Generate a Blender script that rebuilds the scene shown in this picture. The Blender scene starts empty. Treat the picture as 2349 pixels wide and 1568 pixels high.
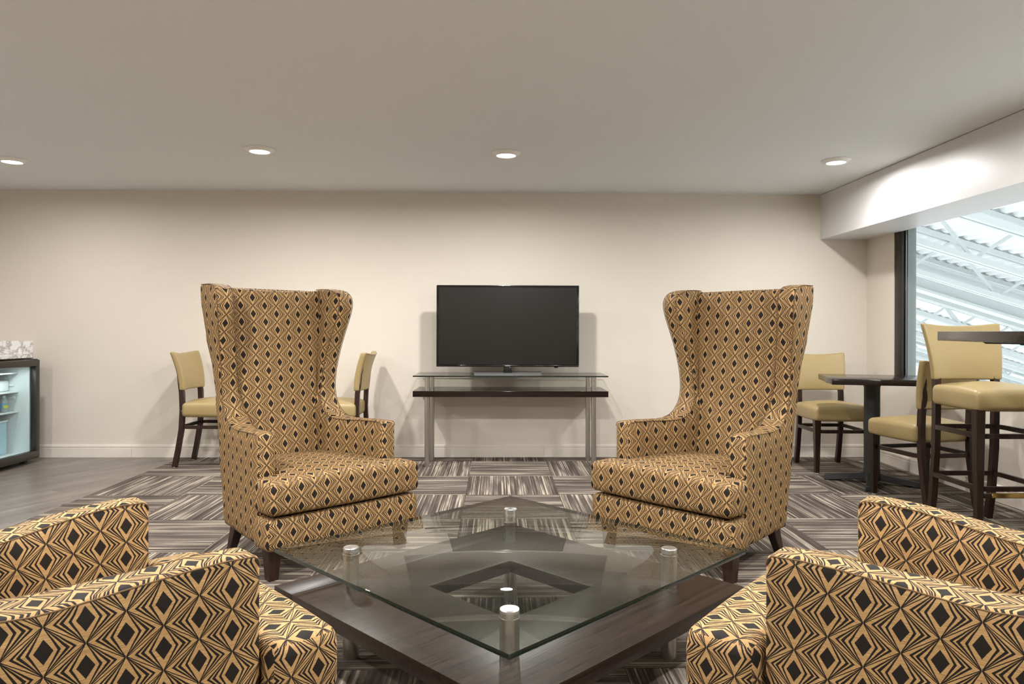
import bpy, bmesh, math, random
from mathutils import Vector, Matrix
from mathutils.geometry import delaunay_2d_cdt

random.seed(7)
scene = bpy.context.scene
COL = scene.collection
PI = math.pi
YAW = math.radians(1.2)

# ------------------------------------------------------------------ camera
cam_data = bpy.data.cameras.new('camera')
cam_data.sensor_width = 36.0
cam_data.lens = 1659.0 / 2349.0 * 36.0
cam_data.shift_y = -24.0 / 2349.0
cam_data.clip_start = 0.05
cam_data.clip_end = 200.0
cam = bpy.data.objects.new('camera', cam_data)
COL.objects.link(cam)
cam.matrix_world = (Matrix.Translation((0, 0, 1.065)) @ Matrix.Rotation(-YAW, 4, 'Z')
                    @ Matrix.Rotation(PI / 2, 4, 'X') @ Matrix.Rotation(0.003, 4, 'Z'))
scene.camera = cam

# ------------------------------------------------------------------ world, exposure
world = bpy.data.worlds.new('daylight')
scene.world = world
world.use_nodes = True
wbg = world.node_tree.nodes['Background']
wbg.inputs[0].default_value = (0.92, 0.97, 1.0, 1)
wbg.inputs[1].default_value = 1.75
scene.view_settings.view_transform = 'Standard'
scene.view_settings.look = 'None'
scene.view_settings.gamma = 1.0
scene.view_settings.use_curve_mapping = False
scene.view_settings.exposure = 0.0
scene.cycles.use_denoising = True
scene.cycles.denoising_prefilter = 'FAST'
scene.cycles.use_adaptive_sampling = True
scene.cycles.adaptive_threshold = 0.06
scene.cycles.adaptive_min_samples = 16
scene.cycles.max_bounces = 6
scene.cycles.diffuse_bounces = 3
scene.cycles.glossy_bounces = 3
scene.cycles.transparent_max_bounces = 16
scene.cycles.sample_clamp_indirect = 6.0
LAMP_POWER = 38.0
LAMP_COLOUR = (1.0, 0.985, 0.965)


def cw(x, y):
    """lens-axis layout coordinates -> room coordinates (the lens points 1.2 degrees right of the wall's normal)"""
    return (x * math.cos(YAW) + y * math.sin(YAW), -x * math.sin(YAW) + y * math.cos(YAW))


# ------------------------------------------------------------------ room dimensions
WALL_Y = 6.145
RIGHT_X = 3.175
LEFT_X = -4.55
NEAR_Y = -3.2
CEIL_Z = 2.244
SOFFIT_X = 2.77
SOFFIT_Z = 1.861
SILL_Z = 0.68
WIN_Y0, WIN_Y1 = 1.3, 5.72
CARPET_X = -2.64
TILE = 0.61


# ================================================================== material helpers
def new_mat(name):
    m = bpy.data.materials.new(name)
    m.use_nodes = True
    nt = m.node_tree
    nt.nodes.clear()
    out = nt.nodes.new('ShaderNodeOutputMaterial')
    return m, nt, out


class NB:
    """tiny node builder"""
    def __init__(self, nt):
        self.nt = nt

    def n(self, kind, **kw):
        nd = self.nt.nodes.new(kind)
        for k, v in kw.items():
            setattr(nd, k, v)
        return nd

    def link(self, a, b):
        self.nt.links.new(a, b)

    def put(self, sock, v):
        if hasattr(v, 'is_output'):
            self.link(v, sock)
        else:
            sock.default_value = v

    def math(self, op, a, b=0.0, c=None):
        nd = self.n('ShaderNodeMath', operation=op)
        self.put(nd.inputs[0], a)
        self.put(nd.inputs[1], b)
        if c is not None:
            self.put(nd.inputs[2], c)
        return nd.outputs[0]

    def sep(self, v):
        nd = self.n('ShaderNodeSeparateXYZ')
        self.link(v, nd.inputs[0])
        return nd.outputs

    def comb(self, x, y, z=0.0):
        nd = self.n('ShaderNodeCombineXYZ')
        self.put(nd.inputs[0], x)
        self.put(nd.inputs[1], y)
        self.put(nd.inputs[2], z)
        return nd.outputs[0]

    def noise(self, vec, scale=5.0, detail=2.0, rough=0.5):
        nd = self.n('ShaderNodeTexNoise')
        self.link(vec, nd.inputs['Vector'])
        nd.inputs['Scale'].default_value = scale
        nd.inputs['Detail'].default_value = detail
        nd.inputs['Roughness'].default_value = rough
        return nd.outputs[0]

    def mixc(self, f, a, b, blend='MIX'):
        nd = self.n('ShaderNodeMix', data_type='RGBA', blend_type=blend)
        self.put(nd.inputs[0], f)
        self.put(nd.inputs[6], a)
        self.put(nd.inputs[7], b)
        return nd.outputs[2]

    def ramp(self, f, stops, interp='LINEAR'):
        nd = self.n('ShaderNodeValToRGB')
        cr = nd.color_ramp
        cr.interpolation = interp
        while len(cr.elements) < len(stops):
            cr.elements.new(0.5)
        for e, (p, c) in zip(cr.elements, stops):
            e.position = p
            e.color = c
        self.link(f, nd.inputs[0])
        return nd.outputs[0]

    def bump(self, h, strength=0.2, dist=0.002):
        nd = self.n('ShaderNodeBump')
        nd.inputs['Strength'].default_value = strength
        nd.inputs['Distance'].default_value = dist
        self.link(h, nd.inputs['Height'])
        return nd.outputs[0]

    def bsdf(self, out, col, rough=0.5, metal=0.0, spec=0.5, normal=None, coat=0.0):
        b = self.n('ShaderNodeBsdfPrincipled')
        self.put(b.inputs['Base Color'], col)
        self.put(b.inputs['Roughness'], rough)
        b.inputs['Metallic'].default_value = metal
        b.inputs['Specular IOR Level'].default_value = spec
        b.inputs['Coat Weight'].default_value = coat
        if normal is not None:
            self.link(normal, b.inputs['Normal'])
        self.link(b.outputs[0], out.inputs[0])
        return b


def srgb(r, g, b):
    def f(c):
        c /= 255.0
        return c / 12.92 if c <= 0.04045 else ((c + 0.055) / 1.055) ** 2.4
    return (f(r), f(g), f(b), 1.0)


MATS = {}


def simple(name, col, rough=0.5, metal=0.0, spec=0.5, bump=None, coat=0.0, vary=0.0):
    m, nt, out = new_mat(name)
    nb = NB(nt)
    normal = None
    c = col
    tc = nb.n('ShaderNodeTexCoord').outputs['Object']
    if bump:
        scale, st, dist = bump
        normal = nb.bump(nb.noise(tc, scale, 3.0), st, dist)
    if vary:
        k = nb.noise(tc, 9.0, 3.0)
        dark = (col[0] * (1 - vary), col[1] * (1 - vary), col[2] * (1 - vary), 1)
        c = nb.mixc(k, dark, col)
    nb.bsdf(out, c, rough, metal, spec, normal, coat)
    MATS[name] = m
    return m


simple('wall_paint', srgb(216, 207, 194), 0.7, spec=0.3, bump=(95.0, 0.14, 0.004), vary=0.02)
simple('ceiling_paint', srgb(222, 225, 226), 0.7, bump=(150.0, 0.05, 0.002))
simple('soffit_paint', srgb(214, 213, 212), 0.4, vary=0.02)
simple('trim_paint', srgb(222, 214, 202), 0.35)
simple('black_metal', srgb(38, 39, 40), 0.55, bump=(400.0, 0.15, 0.001))
simple('gloss_black', srgb(14, 14, 15), 0.12, spec=0.6)
simple('screen', srgb(25, 24, 21), 0.3, spec=0.35)
simple('lamp_trim', srgb(235, 232, 226), 0.4)
simple('white_steel', srgb(204, 211, 211), 0.5)
simple('roof_sheet', srgb(240, 243, 244), 0.6)
simple('frame_bronze', srgb(44, 38, 34), 0.35, metal=0.3)
simple('frame_grey', srgb(120, 128, 126), 0.4, metal=0.2)
simple('brass', srgb(196, 164, 96), 0.3, metal=1.0)
simple('fridge_black', srgb(44, 40, 35), 0.35)
simple('fridge_liner', srgb(225, 232, 232), 0.5)
simple('bottle_plastic', srgb(150, 165, 165), 0.15, spec=0.6)
simple('bottle_label', srgb(95, 165, 205), 0.5)
simple('label_yellow', srgb(205, 205, 70), 0.5)
simple('crate_plastic', srgb(176, 208, 222), 0.3)
simple('tv_logo', srgb(215, 218, 220), 0.4)
simple('glide', srgb(205, 205, 205), 0.4)
simple('seam_thread', srgb(96, 72, 42), 0.9)
simple('welt_vinyl', srgb(140, 120, 78), 0.5)
simple('sub_floor', srgb(90, 86, 80), 0.9)
simple('chrome_dark', srgb(120, 122, 124), 0.12, metal=1.0)
simple('satin_grey', srgb(98, 98, 97), 0.25, spec=0.6)


def mat_vinyl_tan():
    m, nt, out = new_mat('tan_vinyl')
    nb = NB(nt)
    tc = nb.n('ShaderNodeTexCoord').outputs['Object']
    k = nb.noise(tc, 260.0, 3.0)
    k2 = nb.noise(tc, 6.0, 2.0)
    c = nb.mixc(k, srgb(148, 127, 84), srgb(168, 147, 102))
    c = nb.mixc(nb.math('MULTIPLY', k2, 0.35), c, srgb(176, 158, 114))
    nb.bsdf(out, c, 0.42, spec=0.45, normal=nb.bump(k, 0.15, 0.001))
    MATS['tan_vinyl'] = m


mat_vinyl_tan()


def mat_wood(name, c1, c2, rough, axis, line=55.0, coat=0.0):
    m, nt, out = new_mat(name)
    nb = NB(nt)
    tc = nb.n('ShaderNodeTexCoord').outputs['Object']
    x, y, z = nb.sep(tc)
    s = [line, line, line]
    s[axis] = 2.2
    v = nb.comb(nb.math('MULTIPLY', x, s[0]), nb.math('MULTIPLY', y, s[1]), nb.math('MULTIPLY', z, s[2]))
    g = nb.noise(v, 1.0, 4.0, 0.6)
    f = nb.ramp(g, [(0.35, (0, 0, 0, 1)), (0.68, (1, 1, 1, 1))])
    g2 = nb.noise(nb.comb(nb.math('MULTIPLY', x, s[0] * 4), nb.math('MULTIPLY', y, s[1] * 4), nb.math('MULTIPLY', z, s[2] * 4)), 1.0, 2.0)
    c = nb.mixc(f, c1, c2)
    r = nb.math('MULTIPLY_ADD', g2, 0.22, rough - 0.11)
    nb.bsdf(out, c, r, spec=0.34, normal=nb.bump(g2, 0.25, 0.0012), coat=coat)
    MATS[name] = m


mat_wood('espresso_x', srgb(25, 17, 14), srgb(46, 33, 28), 0.36, 0, 75.0)
mat_wood('espresso_y', srgb(25, 17, 14), srgb(46, 33, 28), 0.36, 1, 75.0)
mat_wood('chair_wood', srgb(36, 22, 16), srgb(52, 34, 26), 0.34, 2, 60.0)
mat_wood('table_laminate', srgb(27, 20, 18), srgb(38, 29, 26), 0.16, 0, 50.0)
mat_wood('pale_wood', srgb(150, 118, 70), srgb(190, 158, 104), 0.4, 0, 60.0)


def mat_plank():
    m, nt, out = new_mat('vinyl_plank')
    nb = NB(nt)
    tc = nb.n('ShaderNodeTexCoord').outputs['Object']
    rnd = nb.n('ShaderNodeObjectInfo').outputs['Random']
    x, y, z = nb.sep(tc)
    off = nb.math('MULTIPLY', rnd, 40.0)
    v = nb.comb(nb.math('MULTIPLY_ADD', x, 1.3, off), nb.math('MULTIPLY', y, 15.0), off)
    g = nb.noise(v, 1.2, 5.0, 0.62)
    v2 = nb.comb(nb.math('MULTIPLY_ADD', x, 5.0, off), nb.math('MULTIPLY', y, 95.0), off)
    g2 = nb.noise(v2, 1.0, 3.0, 0.6)
    c = nb.ramp(g, [(0.25, srgb(74, 67, 62)), (0.5, srgb(107, 99, 92)), (0.72, srgb(140, 131, 123))])
    c = nb.mixc(nb.math('MULTIPLY', g2, 0.35), c, srgb(166, 157, 148))
    c = nb.mixc(nb.math('MULTIPLY', rnd, 0.25), c, srgb(86, 78, 72))
    nb.bsdf(out, c, 0.34, spec=0.5, normal=nb.bump(g2, 0.15, 0.001))
    MATS['vinyl_plank'] = m


mat_plank()


def mat_carpet():
    m, nt, out = new_mat('carpet')
    nb = NB(nt)
    tc = nb.n('ShaderNodeTexCoord').outputs['Object']
    rnd = nb.n('ShaderNodeObjectInfo').outputs['Random']
    x, y, z = nb.sep(tc)
    off = nb.math('MULTIPLY', rnd, 91.0)
    strip = nb.math('FLOOR', nb.math('DIVIDE', x, 0.0058))
    wn = nb.n('ShaderNodeTexWhiteNoise', noise_dimensions='2D')
    nb.link(nb.comb(strip, off), wn.inputs['Vector'])
    w = wn.outputs[0]
    # broad bands of neighbouring yarns that start and stop along the length
    v = nb.comb(nb.math('MULTIPLY_ADD', x, 19.0, off), nb.math('MULTIPLY_ADD', w, 0.55, nb.math('MULTIPLY', y, 2.1)), off)
    band = nb.noise(v, 1.0, 2.0, 0.55)
    v2 = nb.comb(nb.math('MULTIPLY_ADD', strip, 0.37, off), nb.math('MULTIPLY', y, 1.6), 3.1)
    line = nb.noise(v2, 1.0, 1.0, 0.5)
    val = nb.math('ADD', nb.math('MULTIPLY', band, 0.50), nb.math('ADD', nb.math('MULTIPLY', line, 0.28), nb.math('MULTIPLY', w, 0.22)))
    c = nb.ramp(val, [(0.34, srgb(74, 65, 60)), (0.45, srgb(96, 86, 79)), (0.51, srgb(112, 102, 94)), (0.56, srgb(142, 131, 119)), (0.62, srgb(190, 179, 162))])
    rib = nb.math('SINE', nb.math('MULTIPLY', x, 2 * PI / 0.0048))
    rib01 = nb.math('MULTIPLY_ADD', rib, 0.5, 0.5)
    fuzz = nb.noise(tc, 700.0, 2.0)
    shade = nb.math('MULTIPLY', nb.math('MULTIPLY_ADD', rib01, 0.32, 0.72), nb.math('MULTIPLY_ADD', fuzz, 0.5, 0.75))
    c = nb.mixc(1.0, c, nb.comb(shade, shade, shade), 'MULTIPLY')
    h = nb.math('ADD', rib01, fuzz)
    nb.bsdf(out, c, 0.95, spec=0.1, normal=nb.bump(h, 0.5, 0.003))
    MATS['carpet'] = m


mat_carpet()


def mat_fabric():
    """woven upholstery: half-drop lattice of black diamonds inside nested chevrons"""
    m, nt, out = new_mat('diamond_fabric')
    nb = NB(nt)
    uv = nb.n('ShaderNodeUVMap').outputs[0]
    u0, v0, _ = nb.sep(uv)
    wob = nb.n('ShaderNodeTexNoise')
    nb.link(uv, wob.inputs['Vector'])
    wob.inputs['Scale'].default_value = 60.0
    wob.inputs['Detail'].default_value = 2.0
    wx, wy, _ = nb.sep(wob.outputs[1])
    u = nb.math('ADD', u0, nb.math('MULTIPLY', nb.math('SUBTRACT', wx, 0.5), 0.0016))
    v = nb.math('ADD', v0, nb.math('MULTIPLY', nb.math('SUBTRACT', wy, 0.5), 0.0012))
    HW, HH = 0.062, 0.0415

    def cell(du, dv):
        # distance from the nearest cell centre of one sub-lattice (period 2*HW, 2*HH)
        a = nb.math('ABSOLUTE', nb.math('SUBTRACT', nb.math('WRAP', nb.math('ADD', nb.math('DIVIDE', u, HW), du), 2.0, 0.0), 1.0))
        b = nb.math('ABSOLUTE', nb.math('SUBTRACT', nb.math('WRAP', nb.math('ADD', nb.math('DIVIDE', v, HH), dv), 2.0, 0.0), 1.0))
        return a, b
    p1, q1 = cell(0.0, 0.0)
    p2, q2 = cell(1.0, 1.0)
    in1 = nb.math('LESS_THAN', nb.math('ADD', p1, q1), 1.0)
    inv = nb.math('SUBTRACT', 1.0, in1)
    p = nb.math('ADD', nb.math('MULTIPLY', p1, in1), nb.math('MULTIPLY', p2, inv))
    q = nb.math('ADD', nb.math('MULTIPLY', q1, in1), nb.math('MULTIPLY', q2, inv))
    r = nb.math('DIVIDE', p, nb.math('MAXIMUM', nb.math('SUBTRACT', 1.0, q), 0.02))

    def line(c, t):
        # a chevron arm; a little wider towards its bend, never thinner than a thread
        d = nb.math('ABSOLUTE', nb.math('SUBTRACT', r, c))
        t2 = nb.math('ADD', t, nb.math('DIVIDE', 0.010, nb.math('MAXIMUM', nb.math('SUBTRACT', 1.0, q), 0.05)))
        return nb.math('LESS_THAN', d, t2)
    dark = line(0.37, 0.030)
    dark = nb.math('MAXIMUM', dark, line(0.57, 0.040))
    dark = nb.math('MAXIMUM', dark, line(0.735, 0.036))
    dark = nb.math('MAXIMUM', dark, nb.math('GREATER_THAN', r, 0.955))
    core = nb.math('LESS_THAN', nb.math('ADD', nb.math('DIVIDE', p, 0.235), nb.math('DIVIDE', q, 0.52)), 1.0)
    dark = nb.math('MAXIMUM', dark, core)
    thread = nb.noise(nb.comb(nb.math('MULTIPLY', u0, 35.0), nb.math('MULTIPLY', v0, 900.0)), 1.0, 2.0)
    thread2 = nb.noise(nb.comb(nb.math('MULTIPLY', u0, 1400.0), nb.math('MULTIPLY', v0, 1400.0)), 1.0, 1.0)
    tan = nb.ramp(thread, [(0.3, srgb(144, 110, 69)), (0.55, srgb(174, 139, 93)), (0.75, srgb(198, 166, 119))])
    black = nb.mixc(thread2, srgb(20, 16, 13), srgb(38, 31, 26))
    c = nb.mixc(dark, tan, black)
    h = nb.math('ADD', nb.math('MULTIPLY', thread, 0.6), nb.math('MULTIPLY', thread2, 0.3))
    nb.bsdf(out, c, 0.75, spec=0.22, normal=nb.bump(h, 0.25, 0.0012))
    MATS['diamond_fabric'] = m


mat_fabric()


def mat_glass(name, tint, base, k):
    """clear pane: transmits with a tint, mirrors more towards grazing angles (Schlick)"""
    m, nt, out = new_mat(name)
    nb = NB(nt)
    geo = nb.n('ShaderNodeNewGeometry')
    dot = nb.n('ShaderNodeVectorMath', operation='DOT_PRODUCT')
    nb.link(geo.outputs['Normal'], dot.inputs[0])
    nb.link(geo.outputs['Incoming'], dot.inputs[1])
    d = nb.math('ABSOLUTE', dot.outputs['Value'])
    f = nb.math('MULTIPLY_ADD', nb.math('POWER', nb.math('SUBTRACT', 1.0, d), 5.0), k, base)
    tr = nb.n('ShaderNodeBsdfTransparent')
    tr.inputs[0].default_value = tint
    gl = nb.n('ShaderNodeBsdfGlossy')
    gl.inputs['Roughness'].default_value = 0.0
    mx = nb.n('ShaderNodeMixShader')
    nb.link(f, mx.inputs[0])
    nb.link(tr.outputs[0], mx.inputs[1])
    nb.link(gl.outputs[0], mx.inputs[2])
    nb.link(mx.outputs[0], out.inputs[0])
    MATS[name] = m


mat_glass('table_glass', (0.94, 0.965, 0.935, 1), 0.055, 0.945)
mat_glass('window_glass', (0.97, 0.985, 0.98, 1), 0.03, 0.5)
mat_glass('fridge_glass', (0.93, 0.97, 0.97, 1), 0.03, 0.5)
simple('glass_edge', srgb(22, 34, 30), 0.08, spec=0.7)


def mat_steel(name, radial):
    m, nt, out = new_mat(name)
    nb = NB(nt)
    tc = nb.n('ShaderNodeTexCoord').outputs['Object']
    x, y, z = nb.sep(tc)
    if radial:
        ang = nb.math('ARCTAN2', y, x)
        g = nb.noise(nb.comb(nb.math('MULTIPLY', ang, 9.0), 0.0, 0.0), 3.0, 3.0)
    else:
        g = nb.noise(nb.comb(nb.math('MULTIPLY', x, 60.0), nb.math('MULTIPLY', y, 60.0), nb.math('MULTIPLY', z, 1500.0)), 1.0, 2.0)
    c = nb.mixc(g, srgb(178, 176, 171), srgb(216, 214, 209))
    b = nb.bsdf(out, c, 0.3, metal=1.0, normal=nb.bump(g, 0.12, 0.0005))
    b.inputs['Anisotropic'].default_value = 0.5
    MATS[name] = m


mat_steel('brushed_steel', False)
mat_steel('turned_steel', True)


def mat_marble():
    m, nt, out = new_mat('marble')
    nb = NB(nt)
    tc = nb.n('ShaderNodeTexCoord').outputs['Object']
    g = nb.noise(tc, 9.0, 6.0, 0.65)
    w = nb.math('ABSOLUTE', nb.math('SUBTRACT', g, 0.5))
    c = nb.ramp(w, [(0.0, srgb(172, 160, 150)), (0.02, srgb(205, 200, 196)), (0.06, srgb(238, 237, 236))])
    nb.bsdf(out, c, 0.2, spec=0.5)
    MATS['marble'] = m


mat_marble()


def mat_emit(name, col, s):
    m, nt, out = new_mat(name)
    e = nt.nodes.new('ShaderNodeEmission')
    e.inputs[0].default_value = col
    e.inputs[1].default_value = s
    nt.links.new(e.outputs[0], out.inputs[0])
    MATS[name] = m


mat_emit('lamp_lens', (1.0, 0.95, 0.86, 1), 6.0)


# ================================================================== mesh helpers
def finish(bm, name, smooth=40.0):
    bmesh.ops.recalc_face_normals(bm, faces=bm.faces)
    me = bpy.data.meshes.new(name)
    bm.to_mesh(me)
    bm.free()
    if smooth:
        for p in me.polygons:
            p.use_smooth = True
        me.set_sharp_from_angle(angle=math.radians(smooth))
    return me


def link(name, me, mat, parent=None, loc=None, rot=None):
    o = bpy.data.objects.new(name, me)
    if mat is not None and len(me.materials) == 0:
        for mm in (mat if isinstance(mat, (list, tuple)) else [mat]):
            me.materials.append(MATS[mm])
    COL.objects.link(o)
    if parent is not None:
        o.parent = parent
    if loc is not None:
        o.location = loc
    if rot is not None:
        o.rotation_euler = rot
    return o


def tag(o, label, cat=None, group=None, kind=None):
    o['label'] = label
    if cat:
        o['category'] = cat
    if group:
        o['group'] = group
    if kind:
        o['kind'] = kind
    return o


def empty(name, loc=(0, 0, 0), rz=0.0):
    o = bpy.data.objects.new(name, None)
    o.empty_display_size = 0.1
    COL.objects.link(o)
    o.location = loc
    o.rotation_euler = (0, 0, rz)
    return o


def copy_tree(o, parent=None):
    c = o.copy()
    COL.objects.link(c)
    c.parent = parent
    for ch in list(o.children):
        copy_tree(ch, c)
    return c


def add_box(bm, x0, x1, y0, y1, z0, z1, mi=0):
    vs = [bm.verts.new((x, y, z)) for z in (z0, z1) for y in (y0, y1) for x in (x0, x1)]
    fs = []
    for f in ((0, 1, 3, 2), (4, 6, 7, 5), (0, 4, 5, 1), (2, 3, 7, 6), (0, 2, 6, 4), (1, 5, 7, 3)):
        fc = bm.faces.new([vs[i] for i in f])
        fc.material_index = mi
        fs.append(fc)
    return vs, fs


def bevel_all(bm, r, seg=2, edges=None):
    bmesh.ops.bevel(bm, geom=list(edges if edges is not None else bm.edges), offset=r, segments=seg, affect='EDGES', profile=0.5, clamp_overlap=True)


def box_mesh(x0, x1, y0, y1, z0, z1, r=0.0, seg=2, name='box'):
    bm = bmesh.new()
    add_box(bm, x0, x1, y0, y1, z0, z1)
    if r:
        bevel_all(bm, r, seg)
    return finish(bm, name)


def add_frustum(bm, c0, s0, c1, s1):
    """box leg from a bottom rectangle (centre, half sizes) to a top rectangle"""
    vs = []
    for c, s in ((c0, s0), (c1, s1)):
        for dx, dy in ((-1, -1), (1, -1), (1, 1), (-1, 1)):
            vs.append(bm.verts.new((c[0] + dx * s[0], c[1] + dy * s[1], c[2])))
    bm.faces.new(vs[0:4][::-1])
    bm.faces.new(vs[4:8])
    for i in range(4):
        j = (i + 1) % 4
        bm.faces.new((vs[i], vs[j], vs[4 + j], vs[4 + i]))


def add_lathe(bm, prof, n=32, cx=0.0, cy=0.0, mi=0, close=False):
    rings = []
    for r, z in prof:
        if r < 1e-6:
            rings.append([bm.verts.new((cx, cy, z))])
        else:
            rings.append([bm.verts.new((cx + r * math.cos(2 * PI * i / n), cy + r * math.sin(2 * PI * i / n), z)) for i in range(n)])
    for a, b in zip(rings[:-1], rings[1:]):
        for i in range(n):
            j = (i + 1) % n
            if len(a) == 1 and len(b) == 1:
                continue
            if len(a) == 1:
                f = bm.faces.new((a[0], b[i], b[j]))
            elif len(b) == 1:
                f = bm.faces.new((a[i], a[j], b[0]))
            else:
                f = bm.faces.new((a[i], a[j], b[j], b[i]))
            f.material_index = mi


def add_sweep(bm, pts, hw, hh, closed=False, up=Vector((0, 0, 1)), round_n=0):
    """sweep a rectangle (hw across, hh along up) or a round section (round_n>0) along a path"""
    pts = [Vector(p) for p in pts]
    n = len(pts)
    rings = []
    for i, p in enumerate(pts):
        if closed:
            t = (pts[(i + 1) % n] - pts[i - 1]).normalized()
        else:
            t = (pts[min(i + 1, n - 1)] - pts[max(i - 1, 0)]).normalized()
        s = t.cross(up)
        if s.length < 1e-5:
            s = Vector((1, 0, 0))
        s.normalize()
        w = s.cross(t).normalized()
        if round_n:
            rings.append([bm.verts.new(p + s * (hw * math.cos(2 * PI * k / round_n)) + w * (hw * math.sin(2 * PI * k / round_n))) for k in range(round_n)])
        else:
            rings.append([bm.verts.new(p + s * a * hw + w * b * hh) for a, b in ((-1, -1), (1, -1), (1, 1), (-1, 1))])
    m = len(rings[0])
    pairs = list(zip(rings[:-1], rings[1:]))
    if closed:
        pairs.append((rings[-1], rings[0]))
    for a, b in pairs:
        for k in range(m):
            l = (k + 1) % m
            bm.faces.new((a[k], a[l], b[l], b[k]))
    if not closed:
        bm.faces.new(rings[0][::-1])
        bm.faces.new(rings[-1])


def add_prism(bm, poly, z0, z1):
    a = [bm.verts.new((x, y, z0)) for x, y in poly]
    b = [bm.verts.new((x, y, z1)) for x, y in poly]
    bm.faces.new(a[::-1])
    bm.faces.new(b)
    n = len(poly)
    for i in range(n):
        j = (i + 1) % n
        bm.faces.new((a[i], a[j], b[j], b[i]))


def lerp_table(tab, t):
    if t <= tab[0][0]:
        return tab[0][1]
    for (a, va), (b, vb) in zip(tab[:-1], tab[1:]):
        if t <= b:
            return va + (vb - va) * (t - a) / (b - a) if b > a else vb
    return tab[-1][1]


def sstep(a, b, x):
    t = max(0.0, min(1.0, (x - a) / (b - a)))
    return t * t * (3 - 2 * t)


def box_uv(me, mode, off=(0.0, 0.0)):
    """fabric coordinates in metres, laid from the side each face looks to; mode says how the top is laid"""
    uvl = me.uv_layers.new(name='UVMap')
    vs = me.vertices
    for p in me.polygons:
        nx, ny, nz = (abs(c) for c in p.normal)
        for li in p.loop_indices:
            x, y, z = vs[me.loops[li].vertex_index].co
            if nz > 0.72 and nz >= max(nx, ny):
                uv = (y, z + abs(x)) if mode == 'arm' else (x, 0.44 + y)
            elif nx > ny:
                uv = (y, z)
            else:
                uv = (x, z)
            uvl.data[li].uv = (uv[0] + off[0], uv[1] + off[1])


# ================================================================== the setting
def add_quadbox_wall(name, boxes, mat, label, kind='structure', cat='wall'):
    bm = bmesh.new()
    for b in boxes:
        add_box(bm, *b)
    o = link(name, finish(bm, name, 0), mat)
    return tag(o, label, cat, kind=kind)


T = 0.12
add_quadbox_wall('wall_back', [(LEFT_X - T, RIGHT_X + T, WALL_Y, WALL_Y + T, -0.1, CEIL_Z + T)], 'wall_paint',
                 'long beige painted wall behind the television')
add_quadbox_wall('wall_left', [(LEFT_X - T, LEFT_X, NEAR_Y, WALL_Y, -0.1, CEIL_Z + T)], 'wall_paint', 'beige wall behind the counter at far left')
add_quadbox_wall('wall_front', [(LEFT_X - T, RIGHT_X + T, NEAR_Y - T, NEAR_Y, -0.1, CEIL_Z + T)], 'wall_paint', 'beige wall behind the viewer')
add_quadbox_wall('wall_right', [
    (RIGHT_X, RIGHT_X + T, NEAR_Y, WALL_Y, -0.1, SILL_Z),
    (RIGHT_X, RIGHT_X + T, WIN_Y1, WALL_Y, SILL_Z, CEIL_Z + T),
    (RIGHT_X, RIGHT_X + T, NEAR_Y, WIN_Y0, SILL_Z, CEIL_Z + T),
    (RIGHT_X, RIGHT_X + T, WIN_Y0, WIN_Y1, SOFFIT_Z + 0.03, CEIL_Z + T)], 'wall_paint', 'beige wall around and below the large window')
add_quadbox_wall('ceiling', [(LEFT_X - T, RIGHT_X + T, NEAR_Y - T, WALL_Y + T, CEIL_Z, CEIL_Z + 0.12)], 'ceiling_paint',
                 'smooth light grey ceiling with small round lamps', cat='ceiling')
add_quadbox_wall('trim_1', [(SOFFIT_X, RIGHT_X, NEAR_Y, WALL_Y, SOFFIT_Z, CEIL_Z - 0.004)], 'soffit_paint',
                 'white boxed soffit running along the ceiling above the window', cat='soffit')

floor = tag(link('floor', box_mesh(LEFT_X - T, RIGHT_X + T, NEAR_Y - T, WALL_Y + T, -0.12, -0.012), 'sub_floor'),
            'floor of striped carpet tiles and grey wood planks', 'floor', kind='structure')

# carpet tiles, quarter-turned in a checkerboard
tile_me = box_mesh(-TILE / 2 + 0.0006, TILE / 2 - 0.0006, -TILE / 2 + 0.0006, TILE / 2 - 0.0006, -0.012, 0.0, 0.0018, 1, 'carpet_tile')
part_cache = {}


def carpet_piece(x0, x1, y0, y1, rot):
    key = (round(x1 - x0, 3), round(y1 - y0, 3), rot)
    cx, cy = (x0 + x1) / 2, (y0 + y1) / 2
    if abs(key[0] - TILE) < 1e-3 and abs(key[1] - TILE) < 1e-3:
        me = tile_me
    else:
        if key not in part_cache:
            hx, hy = (x1 - x0) / 2 - 0.0006, (y1 - y0) / 2 - 0.0006
            if rot:
                hx, hy = hy, hx
            part_cache[key] = box_mesh(-hx, hx, -hy, hy, -0.012, 0.0, 0.0018, 1, 'carpet_tile')
        me = part_cache[key]
    link('carpet_tile', me, 'carpet', floor, (cx, cy, 0), (0, 0, PI / 2 if rot else 0))


Y_ROW0 = 5.945
cols = range(-4, 6)
for c in cols:
    x0 = CARPET_X + (c + 4) * TILE
    x1 = min(x0 + TILE, RIGHT_X)
    if x1 - x0 < 0.02:
        continue
    for r in range(0, 9):
        y1 = WALL_Y if r == 0 else Y_ROW0 - (r - 1) * TILE
        y0 = Y_ROW0 - r * TILE
        carpet_piece(x0, x1, y0, y1, (c + r) % 2 != 0)
# carpet behind the viewer, out of sight
tag(link('carpet_field', box_mesh(CARPET_X, RIGHT_X, NEAR_Y, Y_ROW0 - 8 * TILE, -0.012, -0.0005), 'carpet', floor),
    'carpet continuing behind the viewer', kind='stuff')


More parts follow.
